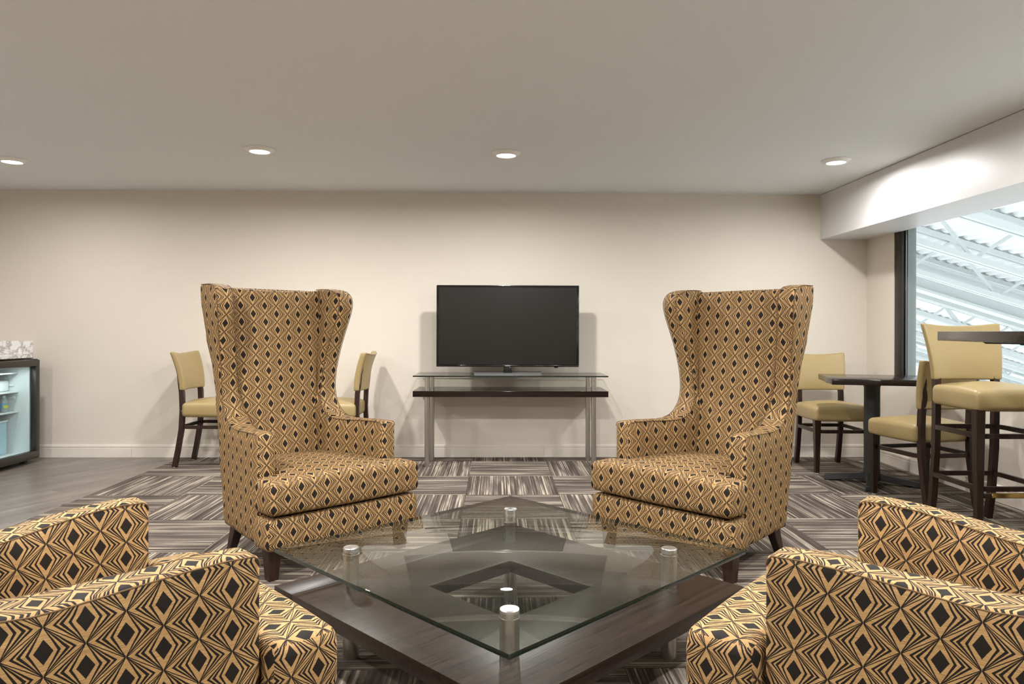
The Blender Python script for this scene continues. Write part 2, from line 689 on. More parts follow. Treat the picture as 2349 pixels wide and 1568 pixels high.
# wood-look planks, laid at a slant, clipped to their area
def clip_poly(poly, x0, x1, y0, y1):
    for axis, lim, keep in ((0, x0, 1), (0, x1, -1), (1, y0, 1), (1, y1, -1)):
        res = []
        for i, p in enumerate(poly):
            q = poly[(i + 1) % len(poly)]
            dp, dq = (p[axis] - lim) * keep, (q[axis] - lim) * keep
            if dp >= 0:
                res.append(p)
            if dp * dq < 0:
                t = dp / (dp - dq)
                res.append((p[0] + (q[0] - p[0]) * t, p[1] + (q[1] - p[1]) * t))
        poly = res
        if len(poly) < 3:
            return None
    return poly


PLANK_ROT = math.radians(62.0)
ca, sa = math.cos(PLANK_ROT), math.sin(PLANK_ROT)
PW, PL = 0.152, 0.914
for i in range(-40, 40):
    for j in range(-9, 9):
        u0 = j * PL + (i * 0.377) % PL
        v0 = i * PW
        g = 0.0005
        quad = [(u0 + g, v0 + g), (u0 + PL - g, v0 + g), (u0 + PL - g, v0 + PW - g), (u0 + g, v0 + PW - g)]
        ox, oy = -3.6, 4.0
        w = [(ox + a * ca - b * sa, oy + a * sa + b * ca) for a, b in quad]
        p = clip_poly(w, LEFT_X, CARPET_X - 0.001, 2.6, WALL_Y)
        if not p:
            continue
        area = abs(sum(p[k][0] * p[(k + 1) % len(p)][1] - p[(k + 1) % len(p)][0] * p[k][1] for k in range(len(p)))) / 2
        if area < 0.002:
            continue
        loc = [((a - ox) * ca + (b - oy) * sa - u0, -(a - ox) * sa + (b - oy) * ca - v0) for a, b in p]
        bm = bmesh.new()
        add_prism(bm, loc, -0.012, -0.001)
        link('floor_plank', finish(bm, 'floor_plank', 0), 'vinyl_plank', floor,
             (ox + u0 * ca - v0 * sa, oy + u0 * sa + v0 * ca, 0), (0, 0, PLANK_ROT))
tag(link('plank_field', box_mesh(LEFT_X, CARPET_X - 0.001, NEAR_Y, 2.6, -0.012, -0.001), 'vinyl_plank', floor),
    'plank floor continuing behind the viewer', kind='stuff')


# baseboards
def baseboard_bm(length):
    """runs along +x from 0, room side is -y"""
    prof = [(0, 0), (-0.014, 0), (-0.014, 0.076), (-0.010, 0.079), (-0.010, 0.083), (-0.014, 0.086), (-0.013, 0.100), (-0.006, 0.106), (0, 0.106)]
    bm = bmesh.new()
    a = [bm.verts.new((0, y, z)) for y, z in prof]
    b = [bm.verts.new((length, y, z)) for y, z in prof]
    bm.faces.new(a)
    bm.faces.new(b[::-1])
    for i in range(len(prof)):
        j = (i + 1) % len(prof)
        bm.faces.new((a[i], b[i], b[j], a[j]))
    return bm


bb = tag(empty('baseboard_back', (LEFT_X, WALL_Y, 0)), 'cream baseboard along the wall behind the television', 'baseboard', kind='structure')
xs = [LEFT_X, -3.06, 0.4, RIGHT_X - 0.0]
for x0, x1 in zip(xs[:-1], xs[1:]):
    link('board', finish(baseboard_bm(x1 - x0 - 0.0015), 'board', 20), 'trim_paint', bb, (x0 - LEFT_X, 0, 0))
bb = tag(empty('baseboard_right', (RIGHT_X, WALL_Y - 0.014, 0), -PI / 2), 'cream baseboard below the large window', 'baseboard', kind='structure')
link('board', finish(baseboard_bm(5.2), 'board', 20), 'trim_paint', bb)

# window
win = tag(empty('window_1', (RIGHT_X, (WIN_Y0 + WIN_Y1) / 2, SILL_Z)), 'large window looking out under a white steel roof', 'window', kind='structure')
WC = Vector(win.location)


def wbox(name, x0, x1, y0, y1, z0, z1, mat, r=0.0):
    return link(name, box_mesh(x0 - WC.x, x1 - WC.x, y0 - WC.y, y1 - WC.y, z0 - WC.z, z1 - WC.z, r), mat, win)


zt = SOFFIT_Z + 0.03
wbox('frame', RIGHT_X + 0.005, RIGHT_X + 0.03, WIN_Y1 - 0.10, WIN_Y1, SILL_Z, zt, 'frame_bronze', 0.002)
wbox('frame', RIGHT_X + 0.005, RIGHT_X + 0.03, WIN_Y0, WIN_Y0 + 0.10, SILL_Z, zt, 'frame_bronze', 0.002)
wbox('frame', RIGHT_X + 0.005, RIGHT_X + 0.03, WIN_Y0 + 0.10, WIN_Y1 - 0.10, SILL_Z, SILL_Z + 0.05, 'frame_bronze', 0.002)
wbox('gasket', RIGHT_X + 0.03, RIGHT_X + 0.045, WIN_Y1 - 0.112, WIN_Y1, SILL_Z, zt, 'chrome_dark', 0.002)
wbox('mullion', RIGHT_X + 0.045, RIGHT_X + 0.11, WIN_Y1 - 0.118, WIN_Y1, SILL_Z, zt, 'frame_grey')
wbox('pane', RIGHT_X + 0.05, RIGHT_X + 0.056, WIN_Y0 + 0.02, WIN_Y1 - 0.118, SILL_Z + 0.02, zt, 'window_glass')

# ================================================================== beyond the window: sloping steel roof
SL = 0.30


def roof_z(x, c):
    return 1.065 + c - SL * x


CD = 3.32
bm = bmesh.new()
prev = None
x = 3.6
per = 0.16
prof = []
while x < 34:
    for dx, dz in ((0.0, 0.0), (0.05, 0.0), (0.08, 0.05), (0.13, 0.05)):
        prof.append((x + dx, dz))
    x += per
for px_, dz in prof:
    a = bm.verts.new((px_, 6.6, roof_z(px_, CD) + dz))
    b = bm.verts.new((px_, 46.0, roof_z(px_, CD) + dz))
    if prev:
        bm.faces.new((prev[0], prev[1], b, a))
    prev = (a, b)
o = link('roof_deck', finish(bm, 'roof_deck', 0), 'roof_sheet')
tag(o, 'white corrugated roof deck seen through the large window', 'roof', kind='structure')

ORD = ['nearest', 'second nearest', 'third nearest', 'fourth nearest', 'fifth nearest', 'sixth nearest', 'seventh nearest', 'eighth nearest', 'ninth nearest',
       'tenth nearest', 'eleventh nearest', 'farthest']
jy = [7.35 + 1.42 * k for k in range(10)]
for k, Y in enumerate(jy):
    X0, X1 = 3.9, 6.2 + Y * 0.75
    root = empty('roof_joist', (X0, Y, roof_z(X0, 2.6)))
    tag(root, 'white steel roof joist with zigzag webs, %s beyond the window' % ORD[k], 'roof joist', 'white roof joists beyond the window')
    base = Vector(root.location)

    def pt(x, c, dy=0.0):
        return Vector((x, Y + dy, roof_z(x, c))) - base
    for nm, c, dy in (('top_chord', CD - 0.05, 0.0), ('bottom_chord', 2.66, 0.0)):
        for s in (-1, 1):
            bm = bmesh.new()
            add_sweep(bm, [pt(X0, c, s * 0.045), pt(X1, c, s * 0.045)], 0.028, 0.035)
            link(nm, finish(bm, nm, 0), 'white_steel', root)
    step = 1.3
    n = int((X1 - X0) / step)
    for i in range(n):
        xa = X0 + i * step
        for xb, xc in ((xa, xa + step / 2), (xa + step, xa + step / 2)):
            bm = bmesh.new()
            add_sweep(bm, [pt(xb, CD - 0.06), pt(xc, 2.66)], 0.018, 0.018)
            link('web', finish(bm, 'web', 0), 'white_steel', root)
for k, (Y, lab) in enumerate(((10.95, 'deep white steel roof girder crossing mid window behind the joists'), (19.5, 'distant white steel roof girder low in the window'))):
    X0, X1 = 3.9, 6.2 + Y * 0.75
    root = tag(empty('roof_girder', (X0, Y, roof_z(X0, 2.5))), lab, 'girder')
    base = Vector(root.location)
    for nm, ca_, cb_, hw in (('girder_web', 2.62, 2.98, 0.012), ('flange', 2.98, 3.02, 0.11), ('flange', 2.58, 2.62, 0.11)):
        bm = bmesh.new()
        vs = []
        for xx in (X0, X1):
            for dy in (-hw, hw):
                for c in (ca_, cb_):
                    vs.append(bm.verts.new(Vector((xx, Y + dy, roof_z(xx, c))) - base))
        for f in ((0, 1, 3, 2), (4, 6, 7, 5), (0, 4, 5, 1), (2, 3, 7, 6), (0, 2, 6, 4), (1, 5, 7, 3)):
            bm.faces.new([vs[q] for q in f])
        link(nm, finish(bm, nm, 0), 'white_steel', root)


# ================================================================== ceiling lamps
def make_lamp(x, y, label, power=1.0):
    root = tag(empty('ceiling_lamp', (x, y, CEIL_Z)), label, 'lamp', 'round ceiling lamps')
    if 'lamp' not in part_cache:
        bm = bmesh.new()
        add_lathe(bm, [(0.0, -0.0005), (0.094, -0.0005), (0.094, -0.004), (0.088, -0.010), (0.072, -0.020), (0.066, -0.022), (0.063, -0.020), (0.062, -0.010), (0.0, -0.010)], 48)
        part_cache['lamp'] = finish(bm, 'trim_ring', 30)
        bm = bmesh.new()
        add_lathe(bm, [(0.0, -0.0215), (0.03, -0.021), (0.055, -0.0185), (0.0615, -0.016), (0.0615, -0.0105), (0.0, -0.0105)], 40)
        part_cache['lens'] = finish(bm, 'lens', 30)
        ld = bpy.data.lights.new('lamp_light', 'AREA')
        ld.shape = 'DISK'
        ld.size = 0.115
        ld.energy = LAMP_POWER
        ld.color = LAMP_COLOUR
        ld.spread = math.radians(174.0)
        part_cache['light'] = ld
    link('trim_ring', part_cache['lamp'], 'lamp_trim', root)
    link('lens', part_cache['lens'], 'lamp_lens', root)
    ld = part_cache['light'].copy()
    ld.energy = LAMP_POWER * power
    lo = bpy.data.objects.new('lamp_light', ld)
    COL.objects.link(lo)
    lo.parent = root
    lo.location = (0, 0, -0.024)


lamps = [((-3.46, 5.0), 'round ceiling lamp cut by the left edge of the picture'),
         ((-1.64, 4.69), 'round ceiling lamp above the left tall wing chair'),
         ((-0.042, 4.775), 'round ceiling lamp above the television'),
         ((2.214, 4.947), 'round ceiling lamp beside the white soffit'),
         ((-3.4, 2.1), 'round ceiling lamp out of view at left'),
         ((-1.5, 2.0), 'round ceiling lamp out of view above the left near chair'),
         ((0.2, 2.1), 'round ceiling lamp out of view above the glass table'),
         ((2.35, 3.05), 'round ceiling lamp out of view above the bar table'),
         ((1.9, 1.6), 'round ceiling lamp out of view above the right near chair'),
         ((-3.0, -0.6), 'round ceiling lamp behind the viewer at left'),
         ((-0.6, -0.6), 'round ceiling lamp behind the viewer'),
         ((1.8, -0.8), 'round ceiling lamp behind the viewer at right')]
dim = [0.42, 0.95, 1.0, 0.7, 1.35, 1.5, 1.5, 0.65, 1.25, 1.6, 1.3, 1.6]
for ((lx, ly), lab), k in zip(lamps, dim):
    make_lamp(*cw(lx, ly), lab, k)


# ================================================================== wing chairs
def off(L):
    return L - 0.2


def side_panel_mesh(s, low=False):
    if not low:
        front = [(0.135, 0.0), (0.30, 0.0), (0.45, 0.0), (0.592, 0.0), (0.606, 0.004), (0.615, 0.016), (0.617, 0.07), (0.615, 0.15), (0.612, 0.22),
                 (0.610, 0.29), (0.613, 0.345), (0.625, 0.39), (0.648, 0.427), (0.682, 0.457), (0.72, 0.475), (0.76, 0.482), (0.80, 0.483), (0.86, 0.479),
                 (0.92, 0.470), (0.98, 0.459), (1.04, 0.445), (1.10, 0.428), (1.15, 0.414), (1.19, 0.406), (1.22, 0.406), (1.246, 0.415), (1.267, 0.434), (1.281, 0.458),
                 (1.290, 0.49), (1.295, 0.53), (1.297, 0.58), (1.297, 0.63)]
    else:
        front = [(0.135, 0.0), (0.30, 0.0), (0.45, 0.0), (0.592, 0.0), (0.606, 0.004), (0.615, 0.016), (0.617, 0.07), (0.612, 0.15), (0.604, 0.22),
                 (0.595, 0.29), (0.588, 0.345), (0.585, 0.39), (0.588, 0.435), (0.615, 0.478), (0.69, 0.494), (0.76, 0.504), (0.83, 0.51), (0.845, 0.53), (0.85, 0.56)]
    rear = [(1.285, 0.652), (1.20, 0.645), (1.05, 0.622), (0.90, 0.598), (0.75, 0.574), (0.60, 0.55), (0.45, 0.523), (0.30, 0.494), (0.16, 0.468), (0.135, 0.45)]
    if low:
        rear = [p for p in rear if p[0] < 0.80]
    bottom = [(0.135, 0.33), (0.135, 0.2), (0.135, 0.1)]
    outl = [(L, z) for z, L in front + rear + bottom]
    n = len(outl)

    def a_out(L, z):
        taper = 0.36 - 0.050 * sstep(0.0, 1.0, max(0.0, min(1.0, L / 0.55)))
        fl = 0.047 * sstep(0.74, 1.26, z)
        fl += 0.008 * sstep(0.9, 1.25, z) * sstep(0.6, 0.38, L)
        return taper + fl

    def th(L, z):
        return 0.082 + (0.045 if low else 0.03) * sstep(0.12, 0.42, L) * sstep(0.82, 0.62, z)

    def inset(d):
        res = []
        for i in range(n):
            p0, p1, p2 = Vector(outl[i - 1]), Vector(outl[i]), Vector(outl[(i + 1) % n])
            e1, e2 = (p1 - p0).normalized(), (p2 - p1).normalized()
            n1, n2 = Vector((e1.y, -e1.x)), Vector((e2.y, -e2.x))
            b = n1 + n2
            b = b / max(b.length_squared / 2, 0.5)
            res.append(p1 + b * d)
        return res
    # outline order: up the front, over the top, down the rear = clockwise seen from +x of (L,z): normals point inwards
    area = sum(outl[i][0] * outl[(i + 1) % n][1] - outl[(i + 1) % n][0] * outl[i][1] for i in range(n))
    sg = 1.0 if area < 0 else -1.0
    R = 0.013
    bm = bmesh.new()
    loops = []
    lay = [(R, 0.0), (R * 0.3, R * 0.3), (0.0, R)]
    for d, dx in lay:
        loops.append([bm.verts.new((s * (a_out(p.x, p.y) - dx), off(p.x), p.y)) for p in inset(sg * d)])
    for d, dx in reversed(lay):
        loops.append([bm.verts.new((s * (a_out(p.x, p.y) - th(p.x, p.y) + dx), off(p.x), p.y)) for p in inset(sg * d)])
    for a, b in zip(loops[:-1], loops[1:]):
        for i in range(n):
            j = (i + 1) % n
            bm.faces.new((a[i], a[j], b[j], b[i]))
    # fill both faces with a constrained triangulation that keeps the flare smooth
    ins = inset(sg * R)
    poly2 = [Vector((p.x, p.y)) for p in ins]

    def inside(q):
        c = False
        for i in range(n):
            a, b = poly2[i], poly2[(i + 1) % n]
            if (a.y > q.y) != (b.y > q.y) and q.x < (b.x - a.x) * (q.y - a.y) / (b.y - a.y) + a.x:
                c = not c
        return c
    pts = list(poly2)
    for i in range(1, 14):
        for j in range(0, 26):
            q = Vector((0.05 * i, 0.16 + 0.045 * j))
            if inside(q) and min((q - p).length for p in poly2) > 0.018:
                pts.append(q)
    edges = [(i, (i + 1) % n) for i in range(n)]
    vo, _, fo, _, _, _ = delaunay_2d_cdt(pts, edges, [], 1, 1e-5)
    for lp, dx, flip in ((loops[0], 0.0, False), (loops[-1], 1.0, True)):
        vm = []
        for q in vo:
            best = min(range(n), key=lambda i: (poly2[i] - q).length_squared)
            if (poly2[best] - q).length < 1e-4:
                vm.append(lp[best])
            else:
                puff = 0.006 if dx == 0.0 else -0.010
                vm.append(bm.verts.new((s * (a_out(q.x, q.y) - dx * th(q.x, q.y) + puff), off(q.x), q.y)))
        for f in fo:
            try:
                bm.faces.new([vm[i] for i in f])
            except ValueError:
                pass
    me = finish(bm, 'side_panel', 55)
    box_uv(me, 'arm', (0.013, 0.02))
    # stitched seams along the outer and inner edges of arm top and wing
    seams = []
    for d, dx in ((0.004, 0.0), (0.004, 1.0)):
        path = []
        ip = inset(sg * d)
        for i in range(3, len(front)):
            p = ip[i]
            path.append((s * (a_out(p.x, p.y) - dx * th(p.x, p.y)), off(p.x), p.y))
        sb = bmesh.new()
        add_sweep(sb, path, 0.0017, 0.0017, round_n=6, up=Vector((1, 0, 0)))
        seams.append(finish(sb, 'seam', 60))
    return me, seams


def grid_slab(nx, nz, fpos, r, name, seg=3):
    """slab from two grids: fpos(u,v,side) for side 0 (front) and 1 (rear)"""
    bm = bmesh.new()
    g = [[[bm.verts.new(fpos(i / nx, j / nz, k)) for i in range(nx + 1)] for j in range(nz + 1)] for k in (0, 1)]
    for k in (0, 1):
        for j in range(nz):
            for i in range(nx):
                bm.faces.new((g[k][j][i], g[k][j][i + 1], g[k][j + 1][i + 1], g[k][j + 1][i]))
    rim = []
    for i in range(nx):
        for j in (0, nz):
            bm.faces.new((g[0][j][i], g[0][j][i + 1], g[1][j][i + 1], g[1][j][i]))
            for k in (0, 1):
                rim.append(bm.edges.get((g[k][j][i], g[k][j][i + 1])))
    for j in range(nz):
        for i in (0, nx):
            bm.faces.new((g[0][j][i], g[0][j + 1][i], g[1][j + 1][i], g[1][j][i]))
            for k in (0, 1):
                rim.append(bm.edges.get((g[k][j][i], g[k][j + 1][i])))
    for i in (0, nx):
        for j in (0, nz):
            rim.append(bm.edges.get((g[0][j][i], g[1][j][i])))
    bmesh.ops.recalc_face_normals(bm, faces=bm.faces)
    if r:
        bevel_all(bm, r, seg, rim)
    return finish(bm, name, 50)


def tee_slab(xs, ys, inside, z0, z1, crown, r, name, seg=4):
    """thick slab over those cells of an x-y grid that lie inside a plan; crown(x,y) lifts the top"""
    bm = bmesh.new()
    vt, vb = {}, {}

    def get(d, i, j, z):
        if (i, j) not in d:
            d[(i, j)] = bm.verts.new((xs[i], ys[j], z))
        return d[(i, j)]
    cells = {(i, j) for i in range(len(xs) - 1) for j in range(len(ys) - 1) if inside((xs[i] + xs[i + 1]) / 2, (ys[j] + ys[j + 1]) / 2)}
    rim = []
    for i, j in cells:
        q = [(i, j), (i + 1, j), (i + 1, j + 1), (i, j + 1)]
        bm.faces.new([get(vt, a, b, z1) for a, b in q])
        bm.faces.new([get(vb, a, b, z0) for a, b in q][::-1])
    for i, j in cells:
        for (di, dj), (a, b) in {(0, -1): ((i, j), (i + 1, j)), (1, 0): ((i + 1, j), (i + 1, j + 1)), (0, 1): ((i + 1, j + 1), (i, j + 1)), (-1, 0): ((i, j + 1), (i, j))}.items():
            if (i + di, j + dj) not in cells:
                bm.faces.new((vb[a], vb[b], vt[b], vt[a]))
                rim.append((vt[a], vt[b]))
                rim.append((vb[a], vb[b]))
    bmesh.ops.recalc_face_normals(bm, faces=bm.faces)
    edges = {bm.edges.get(p) for p in rim}
    for e in bm.edges:
        if len(e.link_faces) == 2 and e not in edges:
            if abs(e.verts[0].co.z - e.verts[1].co.z) > 0.01 and e.link_faces[0].normal.dot(e.link_faces[1].normal) < 0.5:
                edges.add(e)
    bevel_all(bm, r, seg, edges)
    zm = (z0 + z1) / 2
    for v in bm.verts:
        if v.co.z > zm:
            v.co.z += crown(v.co.x, v.co.y)
        else:
            v.co.z -= 0.25 * crown(v.co.x, v.co.y)
    return finish(bm, name, 60)


def frange(a, b, n):
    return [a + (b - a) * i / n for i in range(n + 1)]


def make_wing_chair(name, low=False):
    root = empty(name)
    top = 0.83 if low else 1.275
    for s in (-1, 1):
        me, seams = side_panel_mesh(s, low)
        sp = link('side_panel', me, 'diamond_fabric', root)
        for sm in seams:
            link('seam', sm, 'seam_thread', sp)

    def bpos(u, v, k):
        z = 0.33 + v * (top - 0.33)
        hw = 0.222 + 0.052 * sstep(0.7, 1.25, z)
        x = (2 * u - 1) * hw
        L = 0.465 + (z - 0.43) * 0.145 - (0.022 * (1 - (2 * u - 1) ** 2) if k == 0 else -0.075)
        zz = z + (0.012 * (2 * u - 1) ** 2 if v > 0.9 else 0.0)
        return (x, off(L), zz)
    me = grid_slab(14, 22, bpos, 0.018, 'backrest')
    box_uv(me, 'seat', (0.0, 0.01))
    link('backrest', me, 'diamond_fabric', root)

    def rpos(u, v, k):
        z = 0.14 + v * (top + 0.01 - 0.14)
        hw = 0.285 + 0.062 * sstep(0.78, 1.26, z)
        L = lerp_table([(0.135, 0.462), (0.60, 0.552), (1.285, 0.656)], z)
        return ((2 * u - 1) * hw, off(L - (0.045 if k == 0 else 0.0)) + 0.004, z)
    me = grid_slab(10, 16, rpos, 0.012, 'back_panel')
    box_uv(me, 'seat', (0.02, 0.0))
    link('back_panel', me, 'diamond_fabric', root)

    xs = frange(-0.392, -0.27, 4)[:-1] + frange(-0.27, 0.27, 12) + frange(0.27, 0.392, 4)[1:]
    ys = frange(off(-0.168), off(-0.006), 4)[:-1] + frange(off(-0.006), off(0.47), 10)
    ins = lambda x, y: y < off(-0.006) or abs(x) < 0.27
    crown = lambda x, y: 0.030 * max(0.0, 1 - (x / 0.43) ** 2) * max(0.0, 1 - ((y - off(0.12)) / 0.42) ** 2) ** 0.8
    me = tee_slab(xs, ys, ins, 0.288, 0.425, crown, 0.045, 'seat_cushion')
    # taper towards the narrower back
    for v in me.vertices:
        if v.co.y > off(0.0):
            v.co.x *= 1 - 0.2 * min(1.0, (v.co.y - off(0.0)) / 0.5)
    me.update()
    box_uv(me, 'seat', (0.0, 0.015))
    cu = link('seat_cushion', me, 'diamond_fabric', root)
    sb = bmesh.new()
    add_sweep(sb, [(x, off(-0.1575), 0.4135 + crown(x, off(-0.145))) for x in frange(-0.355, 0.355, 14)], 0.0022, 0.0022, round_n=6)
    link('seam', finish(sb, 'seam', 60), 'seam_thread', cu)

    xs = [-0.392, -0.33, -0.265, -0.13, 0.0, 0.13, 0.265, 0.33, 0.392]
    ys = [off(-0.155), off(-0.07), off(-0.002), off(0.2), off(0.44)]
    me = tee_slab(xs, ys, lambda x, y: y < off(-0.002) or abs(x) < 0.265, 0.135, 0.272, lambda x, y: 0.0, 0.028, 'seat_base')
    for v in me.vertices:
        if v.co.y > off(0.0):
            v.co.x *= 1 - 0.2 * min(1.0, (v.co.y - off(0.0)) / 0.5)
    me.update()
    box_uv(me, 'seat', (0.03, 0.04))
    link('seat_base', me, 'diamond_fabric', root)
    for sx in (-1, 1):
        bm = bmesh.new()
        add_frustum(bm, (sx * 0.335, off(-0.075), 0.0), (0.022, 0.022), (sx * 0.335, off(-0.075), 0.15), (0.032, 0.032))
        bevel_all(bm, 0.003, 1)
        link('leg', finish(bm, 'leg', 30), 'chair_wood', root)
        bm = bmesh.new()
        add_frustum(bm, (sx * 0.27, off(0.47), 0.0), (0.018, 0.018), (sx * 0.265, off(0.40), 0.15), (0.026, 0.030))
        bevel_all(bm, 0.003, 1)
        link('leg', finish(bm, 'leg', 30), 'chair_wood', root)
    return root


def place_local(root, x, y, deg):
    """x,y: layout position of the middle of the arm fronts; the chair's origin lies 0.2 behind it"""
    th = math.radians(deg)
    fx, fy = math.sin(th), -math.cos(th)
    X, Y = cw(x - 0.2 * fx, y - 0.2 * fy)
    root.location = (X, Y, 0)
    root.rotation_euler = (0, 0, th - YAW)


wing = make_wing_chair('wing_chair')
club = make_wing_chair('club_chair', True)
spots = [((-0.841, 3.385, 45.0), 'tall wing chair in black diamond fabric, left of the television'),
         ((0.766, 3.385, -48.0), 'tall wing chair in black diamond fabric, right of the television'),
         ((-0.7595, 1.7195, 135.0), 'near left patterned chair of which only arms and seat show'),
         ((0.752, 1.749, -131.0), 'near right patterned chair of which only arms and seat show')]
for i, ((x, y, d), lab) in enumerate(spots):
    o = (wing, None, club, None)[i] or copy_tree(wing if i < 2 else club)
    place_local(o, x, y, d)
    tag(o, lab, 'armchair', 'tall patterned wing chairs' if i < 2 else 'near patterned club chairs')


# ================================================================== coffee table
def make_coffee_table():
    X, Y = cw(-0.004, 2.364)
    root = tag(empty('coffee_table', (X, Y, 0), PI / 4 - YAW), 'square glass coffee table on a dark wood slab with steel posts', 'table')
    H = 0.545
    hole = 0.188
    zt, zb = 0.233, 0.189
    g = 0.0005
    ys_ = H - 0.115
    link('wood_strip', box_mesh(-H, H, ys_ + g, H, zb, zt, 0.002, 2), 'espresso_x', root)
    bm = bmesh.new()
    outer = [(-H, -H), (H, -H), (H, ys_ - g), (-H, ys_ - g)]
    inner = [(-hole, -hole), (hole, -hole), (hole, hole), (-hole, hole)]
    lv = [[bm.verts.new((x, y, z)) for x, y in pl] for pl in (outer, inner) for z in (zb, zt)]
    for i in range(4):
        j = (i + 1) % 4
        ob, ot, ib, it = lv
        bm.faces.new((ot[i], ot[j], it[j], it[i]))
        bm.faces.new((ob[j], ob[i], ib[i], ib[j]))
        bm.faces.new((ob[i], ob[j], ot[j], ot[i]))
        bm.faces.new((ib[j], ib[i], it[i], it[j]))
    bmesh.ops.recalc_face_normals(bm, faces=bm.faces)
    bevel_all(bm, 0.002, 2, [e for e in bm.edges if len(e.link_faces) == 2 and e.link_faces[0].normal.dot(e.link_faces[1].normal) < 0.5])
    link('wood_slab', finish(bm, 'wood_slab', 30), 'espresso_x', root)
    bm = bmesh.new()
    vs, fs = add_box(bm, -H, H, -H, H, 0.340, 0.354)
    bevel_all(bm, 0.0025, 2)
    me = finish(bm, 'glass_top', 30)
    me.materials.append(MATS['table_glass'])
    me.materials.append(MATS['glass_edge'])
    for p in me.polygons:
        p.material_index = 0 if abs(p.normal.z) > 0.9 else 1
    link('glass_top', me, None, root)
    d = 0.52 / math.sqrt(2)
    for sx, sy in ((-1, -1), (1, -1), (1, 1), (-1, 1)):
        bm = bmesh.new()
        r = 0.0255
        add_lathe(bm, [(0, 0.0), (r, 0.0), (r, 0.3585), (r - 0.0015, 0.360), (0.0, 0.360)], 40)
        post = link('post', finish(bm, 'post', 30), 'brushed_steel', root, (sx * d, sy * d, 0))
        bm = bmesh.new()
        add_lathe(bm, [(r - 0.003, 0.3600), (r - 0.0032, 0.3606), (0.0, 0.3606)], 40)
        link('post_cap', finish(bm, 'post_cap', 30), 'turned_steel', post)
        bm = bmesh.new()
        add_lathe(bm, [(r, 0.329), (r + 0.0016, 0.330), (r + 0.0016, 0.339), (r, 0.3395)], 40)
        link('collar', finish(bm, 'collar', 30), 'brushed_steel', post)


make_coffee_table()


# ================================================================== television and its stand
def make_tv_stand():
    X, Y = cw(-0.012, 5.875)
    root = tag(empty('tv_stand', (X, Y, 0), -0.004), 'console stand with glass top, dark shelf and steel tube legs', 'tv stand')
    W, D = 0.765, 0.225
    bm = bmesh.new()
    add_box(bm, -W, W, -D, D, 0.709, 0.719)
    bevel_all(bm, 0.0015, 1)
    me = finish(bm, 'glass_top', 30)
    me.materials.append(MATS['table_glass'])
    me.materials.append(MATS['glass_edge'])
    for p in me.polygons:
        p.material_index = 0 if abs(p.normal.z) > 0.9 else 1
    link('glass_top', me, None, root)
    sh = link('shelf', box_mesh(-W, W, -D, D, 0.553, 0.599, 0.002, 1), 'table_laminate', root)
    link('cable_slot', box_mesh(-0.45, 0.45, -0.062, -0.035, 0.5988, 0.5998), 'gloss_black', sh)
    for sx in (-1, 1):
        for y, x in ((-0.185, 0.655), (0.10, 0.645)):
            bm = bmesh.new()
            r = 0.0205
            add_lathe(bm, [(0, 0), (r, 0), (r, 0.553)], 28)
            leg = link('leg', finish(bm, 'leg', 30), 'brushed_steel', root, (sx * x, y, 0))
            bm = bmesh.new()
            r = 0.019
            add_lathe(bm, [(r, 0.599), (r, 0.6525), (r - 0.0012, 0.653), (r - 0.0012, 0.6545), (r, 0.655), (r, 0.709), (0, 0.709)], 28)
            link('spacer', finish(bm, 'spacer', 30), 'brushed_steel', leg)
    return X, Y


make_tv_stand()


def make_tv():
    X, Y = cw(-0.034, 5.83)
    root = tag(empty('television', (X, Y, 0.719), -0.005), 'flat black television standing on the glass console', 'television')
    W = 0.574
    z0, z1 = 0.062, 0.718
    link('housing', box_mesh(-W, W, -0.012, 0.03, z0, z1, 0.004, 2), 'gloss_black', root)
    link('rear_cover', box_mesh(-0.42, 0.42, 0.03, 0.062, z0 + 0.06, z1 - 0.12, 0.012, 2), 'black_metal', root)
    link('screen', box_mesh(-W + 0.021, W - 0.019, -0.0135, -0.0119, z0 + 0.019, z1 - 0.018), 'screen', root)
    bz = link('lower_bezel', box_mesh(-W + 0.003, W - 0.003, -0.0165, -0.0115, z0 + 0.001, z0 + 0.015, 0.002, 2), 'gloss_black', root)
    cu = bpy.data.curves.new('logo', 'FONT')
    cu.body = 'SAMSUNG'
    cu.size = 0.0095
    cu.align_x = 'CENTER'
    cu.align_y = 'CENTER'
    cu.extrude = 0.0004
    tmp = bpy.data.objects.new('logo_text', cu)
    COL.objects.link(tmp)
    dg = bpy.context.evaluated_depsgraph_get()
    me = bpy.data.meshes.new_from_object(tmp.evaluated_get(dg))
    bpy.data.objects.remove(tmp)
    me.materials.clear()
    lo = link('logo', me, 'tv_logo', bz)
    lo.location = (0.0, -0.0170, z0 + 0.0082)
    lo.rotation_euler = (PI / 2, 0, 0)
    link('sensor', box_mesh(0.375, 0.405, -0.010, 0.008, z0 - 0.009, z0 + 0.002, 0.002, 1), 'gloss_black', root)
    bm = bmesh.new()
    add_frustum(bm, (0, 0.012, 0.018), (0.036, 0.022), (0, 0.012, z0 + 0.02), (0.028, 0.016))
    bevel_all(bm, 0.004, 2)
    link('neck', finish(bm, 'neck', 30), 'gloss_black', root)
    bm = bmesh.new()
    lo_, hi = 0.0005, 0.020
    a = [bm.verts.new(p) for p in ((-0.262, -0.17, lo_), (0.262, -0.17, lo_), (0.275, 0.13, lo_), (-0.275, 0.13, lo_))]
    b = [bm.verts.new(p) for p in ((-0.266, -0.165, lo_ + 0.006), (0.266, -0.165, lo_ + 0.006), (0.278, 0.13, hi), (-0.278, 0.13, hi))]
    bm.faces.new(a[::-1])
    bm.faces.new(b)
    for i in range(4):
        j = (i + 1) % 4
        bm.faces.new((a[i], a[j], b[j], b[i]))
    bevel_all(bm, 0.002, 1)
    link('stand_base', finish(bm, 'stand_base', 30), 'satin_grey', root)


